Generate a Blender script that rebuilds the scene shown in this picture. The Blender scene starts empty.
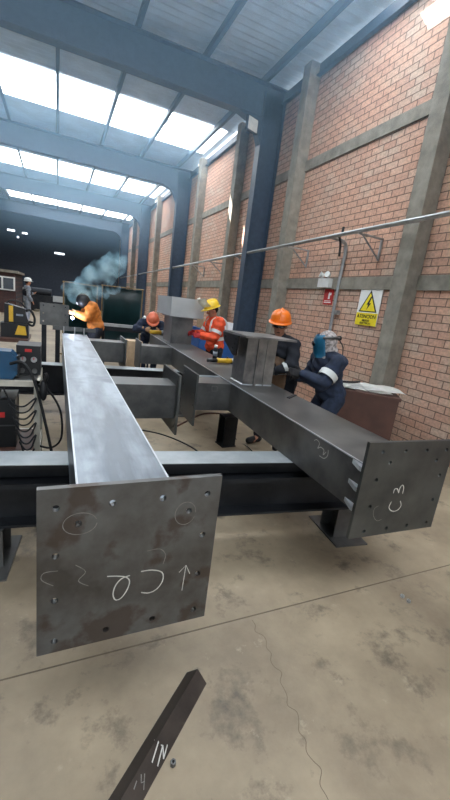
import bpy, bmesh, math, random
from mathutils import Vector, Matrix, Euler, Quaternion
random.seed(7)
S = bpy.context.scene
COL = S.collection
PI = math.pi

# ------------------------------------------------------------------ materials
def new_mat(name):
    m = bpy.data.materials.new(name); m.use_nodes = True
    nt = m.node_tree
    for n in list(nt.nodes): nt.nodes.remove(n)
    out = nt.nodes.new('ShaderNodeOutputMaterial')
    return m, nt, out

def lin(c):
    return tuple(((x/255)/12.92 if x/255 <= .04045 else (((x/255)+.055)/1.055)**2.4) for x in c) + (1,)

def mix_noise(nt, c1, c2, scale, lo=.35, hi=.65, detail=6, vec=None, rough=.6):
    n = nt.nodes.new('ShaderNodeTexNoise'); n.inputs['Scale'].default_value = scale
    n.inputs['Detail'].default_value = detail; n.inputs['Roughness'].default_value = rough
    if vec is not None: nt.links.new(vec, n.inputs['Vector'])
    mr = nt.nodes.new('ShaderNodeMapRange'); mr.inputs['From Min'].default_value = lo; mr.inputs['From Max'].default_value = hi
    nt.links.new(n.outputs['Fac'], mr.inputs['Value'])
    mx = nt.nodes.new('ShaderNodeMix'); mx.data_type = 'RGBA'
    nt.links.new(mr.outputs['Result'], mx.inputs['Factor'])
    for sock, c in ((mx.inputs[6], c1), (mx.inputs[7], c2)):
        if isinstance(c, tuple): sock.default_value = c
        else: nt.links.new(c, sock)
    return mx.outputs[2], n.outputs['Fac']

def coords(nt):
    return nt.nodes.new('ShaderNodeTexCoord').outputs['Object']

def plain(name, c, rough=.6, metal=0, var=.12, scale=9, bump=0, spec=.5, coat=0):
    m, nt, out = new_mat(name)
    b = nt.nodes.new('ShaderNodeBsdfPrincipled')
    c = lin(c); dark = tuple(x*(1-var*2) for x in c[:3]) + (1,); lite = tuple(min(1, x*(1+var)) for x in c[:3]) + (1,)
    v = coords(nt)
    col, fac = mix_noise(nt, dark, lite, scale, vec=v)
    nt.links.new(col, b.inputs['Base Color'])
    b.inputs['Roughness'].default_value = rough; b.inputs['Metallic'].default_value = metal
    b.inputs['Specular IOR Level'].default_value = spec
    b.inputs['Coat Weight'].default_value = coat
    if bump:
        bp = nt.nodes.new('ShaderNodeBump'); bp.inputs['Strength'].default_value = bump; bp.inputs['Distance'].default_value = .01
        nt.links.new(fac, bp.inputs['Height']); nt.links.new(bp.outputs['Normal'], b.inputs['Normal'])
    nt.links.new(b.outputs[0], out.inputs['Surface'])
    return m

def steel(name, c1, c2, rough=(.3, .5), metal=.85, scale=3.0, stain=None, streak=None, soft=(.53, .58)):
    """mill-scale steel: two tones in broad patches, fine speckle, uneven gloss"""
    m, nt, out = new_mat(name)
    b = nt.nodes.new('ShaderNodeBsdfPrincipled')
    v = coords(nt)
    if streak:
        mp = nt.nodes.new('ShaderNodeMapping'); mp.inputs['Scale'].default_value = streak
        nt.links.new(v, mp.inputs['Vector']); v2 = mp.outputs['Vector']
    else: v2 = v
    col, fac = mix_noise(nt, lin(c1), lin(c2), scale, .38, .62, vec=v2)
    if stain:
        n = nt.nodes.new('ShaderNodeTexNoise'); n.inputs['Scale'].default_value = 4.5; n.inputs['Detail'].default_value = 8
        nt.links.new(v, n.inputs['Vector'])
        mr = nt.nodes.new('ShaderNodeMapRange'); mr.inputs['From Min'].default_value, mr.inputs['From Max'].default_value = soft
        nt.links.new(n.outputs['Fac'], mr.inputs['Value'])
        mm = nt.nodes.new('ShaderNodeMath'); mm.operation = 'MULTIPLY'; mm.inputs[1].default_value = .75
        nt.links.new(mr.outputs['Result'], mm.inputs[0])
        mx = nt.nodes.new('ShaderNodeMix'); mx.data_type = 'RGBA'
        nt.links.new(mm.outputs[0], mx.inputs['Factor']); nt.links.new(col, mx.inputs[6]); mx.inputs[7].default_value = lin(stain)
        col = mx.outputs[2]
    col2, f2 = mix_noise(nt, col, col, 60, vec=v)
    nt.links.new(col, b.inputs['Base Color'])
    mr = nt.nodes.new('ShaderNodeMapRange'); mr.inputs['To Min'].default_value = rough[0]; mr.inputs['To Max'].default_value = rough[1]
    mr.inputs['From Min'].default_value = .3; mr.inputs['From Max'].default_value = .7
    nt.links.new(fac, mr.inputs['Value']); nt.links.new(mr.outputs['Result'], b.inputs['Roughness'])
    bp = nt.nodes.new('ShaderNodeBump'); bp.inputs['Strength'].default_value = .06; bp.inputs['Distance'].default_value = .004
    nt.links.new(f2, bp.inputs['Height']); nt.links.new(bp.outputs['Normal'], b.inputs['Normal'])
    b.inputs['Metallic'].default_value = metal
    nt.links.new(b.outputs[0], out.inputs['Surface'])
    return m

def emit(name, c, strength):
    m, nt, out = new_mat(name)
    e = nt.nodes.new('ShaderNodeEmission'); e.inputs['Color'].default_value = lin(c); e.inputs['Strength'].default_value = strength
    nt.links.new(e.outputs[0], out.inputs['Surface'])
    return m

def brick_mat(name, c1, c2, mortar, bw=.25, rh=.105, ms=.007, axes='YZ', tint=None):
    m, nt, out = new_mat(name)
    b = nt.nodes.new('ShaderNodeBsdfPrincipled')
    sp = nt.nodes.new('ShaderNodeSeparateXYZ'); cb = nt.nodes.new('ShaderNodeCombineXYZ')
    nt.links.new(coords(nt), sp.inputs[0])
    nt.links.new(sp.outputs[axes[0]], cb.inputs['X']); nt.links.new(sp.outputs[axes[1]], cb.inputs['Y'])
    br = nt.nodes.new('ShaderNodeTexBrick')
    br.inputs['Scale'].default_value = 1; br.inputs['Brick Width'].default_value = bw; br.inputs['Row Height'].default_value = rh
    br.inputs['Mortar Size'].default_value = ms; br.inputs['Mortar Smooth'].default_value = .1; br.inputs['Bias'].default_value = -.1
    nt.links.new(cb.outputs[0], br.inputs['Vector'])
    va, _ = mix_noise(nt, lin(c1), lin(tint or c2), 1.1, .42, .6, vec=cb.outputs[0])
    nt.links.new(va, br.inputs['Color1']); br.inputs['Color2'].default_value = lin(c2); br.inputs['Mortar'].default_value = lin(mortar)
    sm, f = mix_noise(nt, (.72, .72, .72, 1), (1.06, 1.04, 1.02, 1), 26, vec=cb.outputs[0])
    mu = nt.nodes.new('ShaderNodeMix'); mu.data_type = 'RGBA'; mu.blend_type = 'MULTIPLY'; mu.inputs['Factor'].default_value = 1
    nt.links.new(br.outputs['Color'], mu.inputs[6]); nt.links.new(sm, mu.inputs[7])
    nt.links.new(mu.outputs[2], b.inputs['Base Color'])
    bp = nt.nodes.new('ShaderNodeBump'); bp.inputs['Strength'].default_value = .9; bp.inputs['Distance'].default_value = .012; bp.invert = True
    nt.links.new(br.outputs['Fac'], bp.inputs['Height']); nt.links.new(bp.outputs['Normal'], b.inputs['Normal'])
    b.inputs['Roughness'].default_value = .85
    nt.links.new(b.outputs[0], out.inputs['Surface'])
    return m

def floor_mat():
    m, nt, out = new_mat('concrete_floor')
    b = nt.nodes.new('ShaderNodeBsdfPrincipled'); v = coords(nt)
    c, f = mix_noise(nt, lin((130, 115, 95)), lin((166, 149, 124)), 1.3, .36, .64, 9, v, .65)
    c, f2 = mix_noise(nt, lin((102, 91, 77)), c, 3.4, .33, .46, 10, v, .7)
    c, f3 = mix_noise(nt, c, lin((182, 166, 142)), 7.5, .6, .78, 10, v, .75)
    nt.links.new(c, b.inputs['Base Color'])
    mr = nt.nodes.new('ShaderNodeMapRange'); mr.inputs['To Min'].default_value = .42; mr.inputs['To Max'].default_value = .72
    nt.links.new(f, mr.inputs['Value']); nt.links.new(mr.outputs['Result'], b.inputs['Roughness'])
    bp = nt.nodes.new('ShaderNodeBump'); bp.inputs['Strength'].default_value = .12; bp.inputs['Distance'].default_value = .01
    nt.links.new(f3, bp.inputs['Height']); nt.links.new(bp.outputs['Normal'], b.inputs['Normal'])
    nt.links.new(b.outputs[0], out.inputs['Surface'])
    return m

def volume_mat(name, color, density, noise=None, rise=None):
    m, nt, out = new_mat(name)
    vs = nt.nodes.new('ShaderNodeVolumeScatter'); vs.inputs['Color'].default_value = color; vs.inputs['Density'].default_value = density
    vs.inputs['Anisotropy'].default_value = .2
    if noise:
        n = nt.nodes.new('ShaderNodeTexNoise'); n.inputs['Scale'].default_value = noise; n.inputs['Detail'].default_value = 4
        nt.links.new(coords(nt), n.inputs['Vector'])
        mr = nt.nodes.new('ShaderNodeMapRange'); mr.inputs['From Min'].default_value = .44; mr.inputs['From Max'].default_value = .66
        mr.inputs['To Max'].default_value = density
        nt.links.new(n.outputs['Fac'], mr.inputs['Value']); nt.links.new(mr.outputs['Result'], vs.inputs['Density'])
    if rise:                              # thickens with height, as smoke gathers under a roof
        sp = nt.nodes.new('ShaderNodeSeparateXYZ'); nt.links.new(coords(nt), sp.inputs[0])
        mr = nt.nodes.new('ShaderNodeMapRange'); mr.interpolation_type = 'SMOOTHSTEP'
        mr.inputs['From Min'].default_value, mr.inputs['From Max'].default_value = rise; mr.inputs['To Max'].default_value = density
        nt.links.new(sp.outputs['Z'], mr.inputs['Value']); nt.links.new(mr.outputs['Result'], vs.inputs['Density'])
    nt.links.new(vs.outputs[0], out.inputs['Volume'])
    return m

M = {}
M['floor'] = floor_mat()
M['brick'] = brick_mat('brick_wall', (220, 174, 149), (202, 158, 136), (120, 99, 87), tint=(206, 181, 162))  # mortar tone carries the thin shadow lines under the bricks
M['brick_far'] = brick_mat('brick_house', (88, 62, 58), (78, 54, 52), (58, 50, 50), axes='XZ')
M['concrete'] = plain('concrete', (142, 136, 124), .85, var=.14, scale=5, bump=.15)
M['roof'] = plain('zinc_roof', (186, 202, 216), .5, metal=.15, var=.1, scale=1.5)
M['paint_blue'] = plain('blue_grey_paint', (56, 72, 90), .5, var=.1)
M['dark_wall'] = plain('dark_sheet', (62, 70, 84), .7, var=.1)
M['sky_sheet'] = emit('translucent_roof_sheet', (236, 246, 255), 9.0)
M['steel'] = steel('mill_steel', (100, 107, 115), (166, 174, 182), (.28, .5), .8, 2.2, stain=(104, 110, 118), soft=(.5, .7), streak=(2.2, .35, 2.2))
M['steel_dark'] = steel('dark_mill_steel', (86, 86, 86), (116, 115, 113), (.34, .52), .7, 3)
M['steel_skylit'] = steel('skylit_flange_steel', (152, 158, 160), (186, 190, 192), (.45, .6), .6, 2)  # lighter copy of the joist steel, skylight reflection put into the colour
M['steel_black'] = steel('black_mill_steel', (34, 36, 40), (50, 52, 56), (.4, .6), .6, 3)
M['plate'] = steel('end_plate_steel', (82, 79, 76), (118, 119, 119), (.32, .5), .7, 2.6, stain=(80, 68, 60))
M['plate_dark'] = steel('end_plate_dark_steel', (76, 78, 78), (102, 104, 102), (.36, .55), .75, 2.2)
M['stub'] = steel('ground_steel', (104, 104, 104), (150, 148, 144), (.35, .55), .8, 4)
M['bright_edge'] = plain('ground_bright_edge', (196, 200, 204), .35, metal=.6, var=.08)
M['chalk'] = plain('chalk', (206, 204, 196), .95, var=.12, scale=40)
M['chalk_faint'] = plain('faint_chalk', (138, 136, 130), .95, var=.15, scale=40)
M['galv'] = plain('galvanised_pipe', (178, 180, 180), .4, metal=.6, var=.1)
M['white'] = plain('white_plastic', (226, 226, 222), .45, var=.04)
M['white_paint'] = plain('cream_painted_steel', (188, 182, 168), .5, var=.1)
M['red'] = plain('red_plastic', (196, 44, 42), .5, var=.08)
M['yellow'] = plain('yellow_plastic', (222, 176, 48), .45, var=.08)
M['sign_yellow'] = plain('sign_yellow', (248, 224, 44), .5, var=.03)
M['sign_white'] = plain('sign_white', (250, 250, 246), .5, var=.03)
M['black'] = plain('black_plastic', (26, 26, 28), .5, var=.15)
M['rubber'] = plain('black_rubber', (20, 20, 22), .65, var=.1)
M['blue_machine'] = plain('blue_enamel', (14, 70, 104), .4, var=.08)
M['blue_bin'] = plain('blue_cabinet', (40, 92, 160), .5, var=.1)
M['grey_sheet'] = plain('light_grey_sheet', (182, 184, 184), .45, metal=.25, var=.06, scale=2)
M['wood_red'] = plain('reddish_board', (84, 54, 44), .6, var=.12, scale=4)
M['cardboard'] = plain('cardboard', (176, 146, 116), .85, var=.08)
M['paper'] = plain('paper', (246, 244, 240), .8, var=.05)
M['wood'] = plain('pale_wood', (196, 168, 136), .7, var=.12, scale=6)
M['green_tarp'] = plain('dark_green_curtain', (20, 52, 54), .35, var=.2, scale=2.2)
M['frame_yellow'] = plain('worn_yellow_frame', (140, 116, 76), .6, var=.12)
M['orange'] = plain('orange_helmet', (238, 118, 28), .35, var=.05)
M['yellow_hat'] = plain('yellow_helmet', (238, 196, 48), .35, var=.05)
M['salmon_hat'] = plain('salmon_helmet', (226, 118, 84), .4, var=.05)
M['navy'] = plain('navy_cloth', (36, 46, 66), .9, var=.2, scale=14)
M['black_cloth'] = plain('black_cloth', (30, 32, 40), .9, var=.2, scale=14)
M['hivis'] = plain('orange_hivis_cloth', (232, 84, 44), .8, var=.12, scale=12)
M['leather_orange'] = plain('orange_leather', (206, 122, 48), .75, var=.15, scale=10)
M['apron'] = plain('brown_leather', (138, 108, 84), .7, var=.15)
M['reflect'] = plain('reflective_tape', (206, 208, 204), .4, var=.05)
M['grey_cloth'] = plain('grey_cloth', (140, 146, 156), .9, var=.12, scale=10)
M['cloth_pattern'] = plain('grey_print_cloth', (176, 166, 162), .9, var=.35, scale=34)
M['skin'] = plain('skin', (178, 124, 98), .55, var=.08, scale=12)
M['hair'] = plain('dark_hair', (26, 20, 18), .7, var=.2)
M['glove'] = plain('dark_glove', (44, 42, 44), .85, var=.15)
M['leather_glove'] = plain('tan_glove', (150, 112, 78), .8, var=.15)
M['red_glove'] = plain('red_glove', (172, 44, 46), .8, var=.15)
M['mask_blue'] = plain('blue_welding_mask', (40, 118, 152), .35, var=.1)
M['visor'] = plain('pale_visor', (236, 236, 230), .2, var=.05)
M['glass_dark'] = plain('dark_lens', (14, 16, 20), .1, var=.05, spec=.8)
M['boot'] = plain('black_boot', (24, 24, 26), .6, var=.15)
M['dark_crack'] = plain('dark_joint', (108, 95, 79), .95, var=.1)
M['window_glass'] = plain('grey_window_glass', (40, 48, 58), .12, var=.1)
M['arc'] = emit('welding_arc', (190, 200, 255), 60)
M['lamp'] = emit('lamp_face', (255, 255, 250), 8)
M['leak'] = emit('daylight_gap', (240, 246, 255), 3)

# ------------------------------------------------------------------ helpers
def V(*a): return Vector(a)

def box(bm, x0, x1, y0, y1, z0, z1, mtx=None):
    vs = [bm.verts.new(V(x, y, z) if mtx is None else mtx @ V(x, y, z)) for z in (z0, z1) for y in (y0, y1) for x in (x0, x1)]
    for f in ((0, 2, 3, 1), (4, 5, 7, 6), (0, 1, 5, 4), (2, 6, 7, 3), (0, 4, 6, 2), (1, 3, 7, 5)):
        bm.faces.new([vs[i] for i in f])
    return bm

def frame_of(d):
    d = d.normalized(); u = d.orthogonal().normalized(); return u, d.cross(u)

def cone(bm, a, b, ra, rb, n=14, caps=True):
    a, b = Vector(a), Vector(b); u, w = frame_of(b-a)
    r1 = [bm.verts.new(a + (u*math.cos(t)+w*math.sin(t))*ra) for t in [2*PI*i/n for i in range(n)]]
    r2 = [bm.verts.new(b + (u*math.cos(t)+w*math.sin(t))*rb) for t in [2*PI*i/n for i in range(n)]]
    for i in range(n): bm.faces.new((r1[i], r1[(i+1) % n], r2[(i+1) % n], r2[i]))
    if caps: bm.faces.new(r1[::-1]); bm.faces.new(r2)
    return bm

def smooth_path(pts, k=6):
    P = [Vector(p) for p in pts]; out = []
    for i in range(len(P)-1):
        p0, p1, p2, p3 = P[max(i-1, 0)], P[i], P[i+1], P[min(i+2, len(P)-1)]
        for j in range(k):
            t = j/k
            out.append(.5*((2*p1)+(p2-p0)*t+(2*p0-5*p1+4*p2-p3)*t*t+(3*p1-p0-3*p2+p3)*t**3))
    out.append(P[-1]); return out

def tube(bm, pts, r, n=8, k=6):
    P = smooth_path(pts, k) if k > 1 else [Vector(p) for p in pts]
    rings = []; u = None
    for i, p in enumerate(P):
        d = (P[min(i+1, len(P)-1)] - P[max(i-1, 0)]).normalized()
        if u is None: u = d.orthogonal().normalized()
        else: u = (u - d*u.dot(d)).normalized()
        w = d.cross(u)
        rings.append([bm.verts.new(p + (u*math.cos(2*PI*j/n)+w*math.sin(2*PI*j/n))*r) for j in range(n)])
    for a, b in zip(rings, rings[1:]):
        for j in range(n): bm.faces.new((a[j], a[(j+1) % n], b[(j+1) % n], b[j]))
    bm.faces.new(rings[0][::-1]); bm.faces.new(rings[-1])
    return bm

def ell(bm, c, r, mtx=None, u=16, v=12):
    m = Matrix.Translation(Vector(c)) @ (mtx.to_4x4() if mtx else Matrix.Identity(4)) @ Matrix.Diagonal((r[0], r[1], r[2], 1))
    bmesh.ops.create_uvsphere(bm, u_segments=u, v_segments=v, radius=1, matrix=m); return bm

def lathe(bm, prof, n=20, mtx=None):
    rings = []
    for r, z in prof:
        rings.append([bm.verts.new((mtx or Matrix.Identity(4)) @ V(r*math.cos(2*PI*i/n), r*math.sin(2*PI*i/n), z)) for i in range(n)])
    for a, b in zip(rings, rings[1:]):
        for j in range(n): bm.faces.new((a[j], a[(j+1) % n], b[(j+1) % n], b[j]))
    bm.faces.new(rings[0][::-1]); bm.faces.new(rings[-1]); return bm

def extrude_profile(bm, prof, y0, y1):
    a = [bm.verts.new(V(x, y0, z)) for x, z in prof]; b = [bm.verts.new(V(x, y1, z)) for x, z in prof]
    n = len(prof)
    for i in range(n): bm.faces.new((a[i], a[(i+1) % n], b[(i+1) % n], b[i]))
    bm.faces.new(a[::-1]); bm.faces.new(b); return bm

def mesh_from(bm, name):
    bmesh.ops.recalc_face_normals(bm, faces=bm.faces)
    me = bpy.data.meshes.new(name); bm.to_mesh(me); bm.free(); return me

def part(name, bm, mat, parent=None, bevel=0, smooth=False, loc=None, label=None, kind=None):
    if bevel:
        es = [e for e in bm.edges if len(e.link_faces) == 2 and e.calc_face_angle(0) > .6]
        bmesh.ops.bevel(bm, geom=es, offset=bevel, segments=2, affect='EDGES', profile=.5)
    me = mesh_from(bm, name)
    o = bpy.data.objects.new(name, me); COL.objects.link(o)
    if isinstance(mat, str): mat = M[mat]
    me.materials.append(mat)
    if smooth:
        for p in me.polygons: p.use_smooth = True
    if parent is not None: o.parent = parent
    if loc is not None: o.location = loc
    if label: o['label'] = label
    if kind: o['kind'] = kind
    return o

def thing(name, label, cat, loc=(0, 0, 0), rz=0, group=None):
    o = bpy.data.objects.new(name, None); COL.objects.link(o); o.empty_display_size = .1
    o.location = loc; o.rotation_euler = (0, 0, rz); o['label'] = label; o['category'] = cat
    if group: o['group'] = group
    return o

def tag(o, label, cat, group=None, kind=None):
    o['label'] = label; o['category'] = cat
    if group: o['group'] = group
    if kind: o['kind'] = kind
    return o

def struct(name, bm, mat, smooth=False, bevel=0):
    o = part(name, bm, mat, None, bevel, smooth); o['kind'] = 'structure'; return o

def evaluated(o):
    dg = bpy.context.evaluated_depsgraph_get(); dg.update()
    return bpy.data.meshes.new_from_object(o.evaluated_get(dg))

def drill(bm, holes):
    """cut round holes: holes = [(a, b, radius)] = centre ends and radius"""
    t = bpy.data.objects.new('t', mesh_from(bm, 't')); COL.objects.link(t)
    cb = bmesh.new()
    for a, b, r in holes: cone(cb, a, b, r, r, 14)
    c = bpy.data.objects.new('c', mesh_from(cb, 'c')); COL.objects.link(c)
    md = t.modifiers.new('b', 'BOOLEAN'); md.operation = 'DIFFERENCE'; md.object = c; md.solver = 'EXACT'
    me = evaluated(t)
    out = bmesh.new(); out.from_mesh(me)
    for o in (t, c): bpy.data.objects.remove(o)
    return out

def union_mesh(bm, voxel, iters=4):
    """one continuous skin over overlapping shapes"""
    t = bpy.data.objects.new('t', mesh_from(bm, 't')); COL.objects.link(t)
    md = t.modifiers.new('r', 'REMESH'); md.mode = 'VOXEL'; md.voxel_size = voxel
    sm = t.modifiers.new('s', 'SMOOTH'); sm.iterations = iters; sm.factor = .5
    me = evaluated(t); bpy.data.objects.remove(t)
    out = bmesh.new(); out.from_mesh(me); return out

def ribbon(bm, pts, w, axes, off=0, k=4):
    """a chalk stroke lying in a plane. pts 2D; axes maps (a,b)->3D; off is the plane normal offset"""
    P = smooth_path([(p[0], p[1], 0) for p in pts], k) if len(pts) > 2 else [Vector((p[0], p[1], 0)) for p in pts]
    prev = None
    for i, p in enumerate(P):
        d = (P[min(i+1, len(P)-1)] - P[max(i-1, 0)]); d = d.normalized() if d.length > 1e-9 else V(1, 0, 0)
        nrm = V(-d.y, d.x, 0)*w*.5
        q = [bm.verts.new(axes((p+s*nrm).x, (p+s*nrm).y)) for s in (1, -1)]
        if prev: bm.faces.new((prev[0], prev[1], q[1], q[0]))
        prev = q
    return bm

def circle_pts(cx, cy, rx, ry, n=14, t0=0, t1=2*PI):
    return [(cx+rx*math.cos(t0+(t1-t0)*i/n), cy+ry*math.sin(t0+(t1-t0)*i/n)) for i in range(n+1)]

B = bmesh.new

# ------------------------------------------------------------------ the hall
WX, RZ = 4.65, 6.6                      # brick wall face, roof underside
Y0, Y1, XL = -9.0, 34.0, -9.0
struct('floor', box(B(), XL, WX+.2, Y0, Y1, -.2, 0), 'floor')
struct('wall_right', box(B(), WX, WX+.2, Y0, Y1, 0, 6.42), 'brick')
struct('wall_back', box(B(), XL, WX+.2, Y1, Y1+.2, 0, RZ+.3), 'dark_wall')
struct('wall_left', box(B(), XL-.2, XL, Y0, Y1, 0, RZ+.3), 'dark_wall')
n_tr = [0]
def trim(bm, mat, bevel=0):
    n_tr[0] += 1; return struct('trim_%d' % n_tr[0], bm, mat, bevel=bevel)

for y in (.6, 4.0, 7.4, 10.5, 13.63, 16.2, 19.85, 23.2, 26.5, 29.8):        # concrete pilasters
    trim(box(B(), 4.4, WX-.001, y, y+.25, 0, 6.42), 'concrete', .008)
for z0, z1 in ((2.2, 2.4), (4.53, 4.72), (6.3, 6.43)):                           # concrete tie beams
    trim(box(B(), WX-.035, WX+.1, Y0, Y1, z0, z1), 'concrete')

def h_profile(w, h, tf, tw):            # I outline in (x,z), centred in x, from z = 0
    return [(-w/2, 0), (w/2, 0), (w/2, tf), (tw/2, tf), (tw/2, h-tf), (w/2, h-tf), (w/2, h), (-w/2, h), (-w/2, h-tf), (-tw/2, h-tf), (-tw/2, tf), (-w/2, tf)]

FR = (1.6, 8.6, 15.3, 22.4, 29.4)
for y in FR:                            # steel columns and haunched rafters
    bm = B(); box(bm, 4.1, 4.12, y, y+.24, 0, 6.3); box(bm, 4.6, 4.62, y, y+.24, 0, 6.3); box(bm, 4.12, 4.6, y+.11, y+.13, 0, 6.3)
    trim(bm, 'paint_blue')
    bm = B(); box(bm, XL, 4.62, y, y+.24, 6.42, 6.45); box(bm, XL, 4.1, y, y+.24, 5.78, 5.8); box(bm, XL, 4.6, y+.11, y+.13, 5.8, 6.42)
    a = [(4.1, 5.25), (3.98, 5.52), (3.8, 5.68), (3.5, 5.78), (4.1, 5.78)]
    f = [[bm.verts.new(V(x, yy, z)) for x, z in a] for yy in (y+.02, y+.22)]
    for i in range(5): bm.faces.new((f[0][i], f[0][(i+1) % 5], f[1][(i+1) % 5], f[1][i]))
    bm.faces.new(f[0]); bm.faces.new(f[1][::-1])
    trim(bm, 'paint_blue')
PX = [-.09 + 1.38*i for i in range(-6, 4)]
for x in PX:                            # purlins run the length of the hall
    bm = B(); box(bm, x-.01, x+.01, Y0, Y1, 6.45, RZ-.01); box(bm, x-.01, x+.07, Y0, Y1, 6.45, 6.465)
    trim(bm, 'paint_blue')
bm = B(); box(bm, 4.6, 4.62, Y0, Y1, 6.22, 6.42); box(bm, 4.55, 4.64, Y0, Y1, 6.2, 6.22); trim(bm, 'paint_blue')   # eave strut

ROWS = [(-2.6, -.7), (4.2, 5.75), (11.85, 13.7), (19.1, 21.1), (27.1, 28.7)]
XE = (-3.0, -3.0, -3.0, -3.0, -2.62)
SUN_SLITS = {1: (4.2, 4.41, 5.05, 5.5), 2: (2.8, 3.66, 12.16, 12.5)}  # openings added and placed so the sun throws patches on the brick wall
bm = B()                                # corrugated roof sheets: waves run across the hall
ys = [Y0]; 
for a, b in ROWS: ys += [a, b]
ys.append(Y1)
def waves(bm, y0, y1, x0, x1):
    n = max(2, int((y1-y0)/.09)); pts = []
    for i in range(n+1):
        y = y0+(y1-y0)*i/n; pts.append((y, RZ + .035*(i % 2)))
    vs = [[bm.verts.new(V(x, y, z)) for x in (x0, x1)] for y, z in pts]
    for p, q in zip(vs, vs[1:]): bm.faces.new((p[0], p[1], q[1], q[0]))
for i in range(0, len(ys), 2): waves(bm, ys[i]-(.12 if i else 0), ys[i+1]+(.12 if i < len(ys)-2 else 0), XL, WX+.3)
for a, b in ROWS: waves(bm, a-.15, b+.15, XL, XE[ROWS.index((a, b))]); waves(bm, a-.15, b+.15, 4.42, WX+.3)
box(bm, XL-.2, WX+.5, Y0, Y1, 0, 0) if False else None
struct('ceiling', bm, 'roof')
for i, (a, b) in enumerate(ROWS):       # translucent sheets let into the roof, two with a slit added for sun patches
    bm = B()
    A_, B_ = a-.12, b+.12; xs, yy = [XE[i]-.12, 4.5], [A_, B_]
    if i in SUN_SLITS: s = SUN_SLITS[i]; xs = [-3.12, s[0], s[1], 4.5]; yy = [A_, s[2], s[3], B_]
    g = [[bm.verts.new(V(x, y, RZ-.004)) for x in xs] for y in yy]
    for r in range(len(yy)-1):
        for c in range(len(xs)-1):
            if i in SUN_SLITS and r == 1 and c == 1: continue
            bm.faces.new((g[r][c], g[r][c+1], g[r+1][c+1], g[r+1][c]))
    struct('window_%d' % (i+1), bm, 'sky_sheet')
# daylight strip between wall head and roof, and small daylight gaps in the far wall
struct('window_6', box(B(), WX+.05, WX+.07, 9.3, 14.9, 6.5, 6.6), 'leak')
struct('window_7', box(B(), WX+.05, WX+.07, 15.8, 21.9, 6.5, 6.6), 'leak')
for k, (x, z, w) in enumerate(((-3.2, 5.15, .5), (-2.3, 5.1, .35), (.1, 4.05, .7), (-2.75, 4.75, .12))):
    struct('window_%d' % (8+k), box(B(), x-w/2, x+w/2, Y1-.03, Y1-.01, z-.06, z+.06), 'leak')
# saw-cut joint and hairline crack in the slab
bm = B(); box(bm, XL, WX, 1.445, 1.452, 0, .0012); trim(bm, 'dark_crack')
bm = B(); ribbon(bm, [(1.0+.012*math.sin(i*2.3)+.008*math.sin(i*5.1)-.16*max(0, 1.25-y)**1.0, y) for i, y in enumerate([1.42-.035*k for k in range(28)])], .0028, lambda a, b: V(a, b, .0012)); trim(bm, 'dark_crack')

# ------------------------------------------------------------------ long box girders
def box_tube(x0, x1, y0, y1, z0, z1, t=.014):
    bm = B()
    o = [(x0, z0), (x1, z0), (x1, z1), (x0, z1)]; n = [(x0+t, z0+t), (x1-t, z0+t), (x1-t, z1-t), (x0+t, z1-t)]
    r = [[bm.verts.new(V(x, y, z)) for x, z in P] for P in (o, n) for y in (y0, y1)]
    for i in range(4):
        j = (i+1) % 4
        bm.faces.new((r[0][i], r[0][j], r[1][j], r[1][i])); bm.faces.new((r[2][i], r[3][i], r[3][j], r[2][j]))
        bm.faces.new((r[0][i], r[2][i], r[2][j], r[0][j])); bm.faces.new((r[1][i], r[1][j], r[3][j], r[3][i]))
    return bm

def weld_seam(bm, a, b, r=.006): tube(bm, [a, b], r, 6, 1); return bm

G1 = thing('steel_girder', 'long grey box-section girder with blue-grey top and end plate marked C2 upside down in chalk', 'girder', (.24, 1.05, .65))
part('box_section', box_tube(-.17, .17, .02, 5.05, 0, .32), 'steel', G1, .004)
holes = [(-.24+x, z-.65) for x in (.003, .161, .318, .472) for z in (1.03, .871, .711, .556) if not (.1 < x < .4 and .6 < z < .95)]
holes += [(.064-.24, .971-.65), (.411-.24, .972-.65)]
bm = drill(box(B(), -.287, .28, 0, .02, -.138, .443), [(V(x, -.05, z), V(x, .05, z), .011) for x, z in holes])
pl1 = part('end_plate', bm, 'plate', G1, label='square end plate with rust patches, bolt holes and chalk marks')
ax = lambda a, b: V(a-.24, -.0012, b-.65)
def chalk(parent, strokes, w, axes, mat='chalk', k=4):
    for st in strokes:
        bm = B(); ribbon(bm, st, w, axes, 0, k if len(st) > 2 else 1); part('chalk_mark', bm, mat, parent)
chalk(pl1, ([(0.156, 0.768), (0.185, 0.763), (0.215, 0.753), (0.229, 0.734), (0.223, 0.702), (0.205, 0.673), (0.187, 0.67), (0.178, 0.694), (0.184, 0.726), (0.202, 0.749), (0.229, 0.756)],
            [(0.265, 0.764), (0.303, 0.762), (0.338, 0.745), (0.343, 0.712), (0.326, 0.682), (0.299, 0.671), (0.271, 0.679)]), .0036, ax)
chalk(pl1, ([(0.423, 0.757), (0.418, 0.652)], [(0.4, 0.732), (0.423, 0.757), (0.441, 0.718)]), .0028, ax, 'chalk', 1)
chalk(pl1, (circle_pts(.07, .972, .048, .036, 16, .3, 6.2), circle_pts(.4, .965, .036, .042, 16, 0, 5.9), [(0.011, 0.819), (-0.027, 0.819), (-0.033, 0.795), (-0.001, 0.768)],
            [(0.279, 0.84), (0.322, 0.841), (0.344, 0.815), (0.339, 0.779)], [(.06, .83), (.09, .8), (.07, .77), (.1, .745)]), .0024, ax, 'chalk_faint')
bm = B(); weld_seam(bm, (-.17, .026, .32), (.17, .026, .32)); weld_seam(bm, (-.17, .026, 0), (-.17, .026, .32)); part('weld_seam', bm, 'stub', G1)
bm = B(); box(bm, .164, .1715, .02, 5.05, .314, .3215); part('ground_edge', bm, 'bright_edge', G1)
bm = B(); box(bm, -.1715, -.164, .02, 5.05, .314, .3215); part('ground_edge', bm, 'bright_edge', G1)
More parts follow.
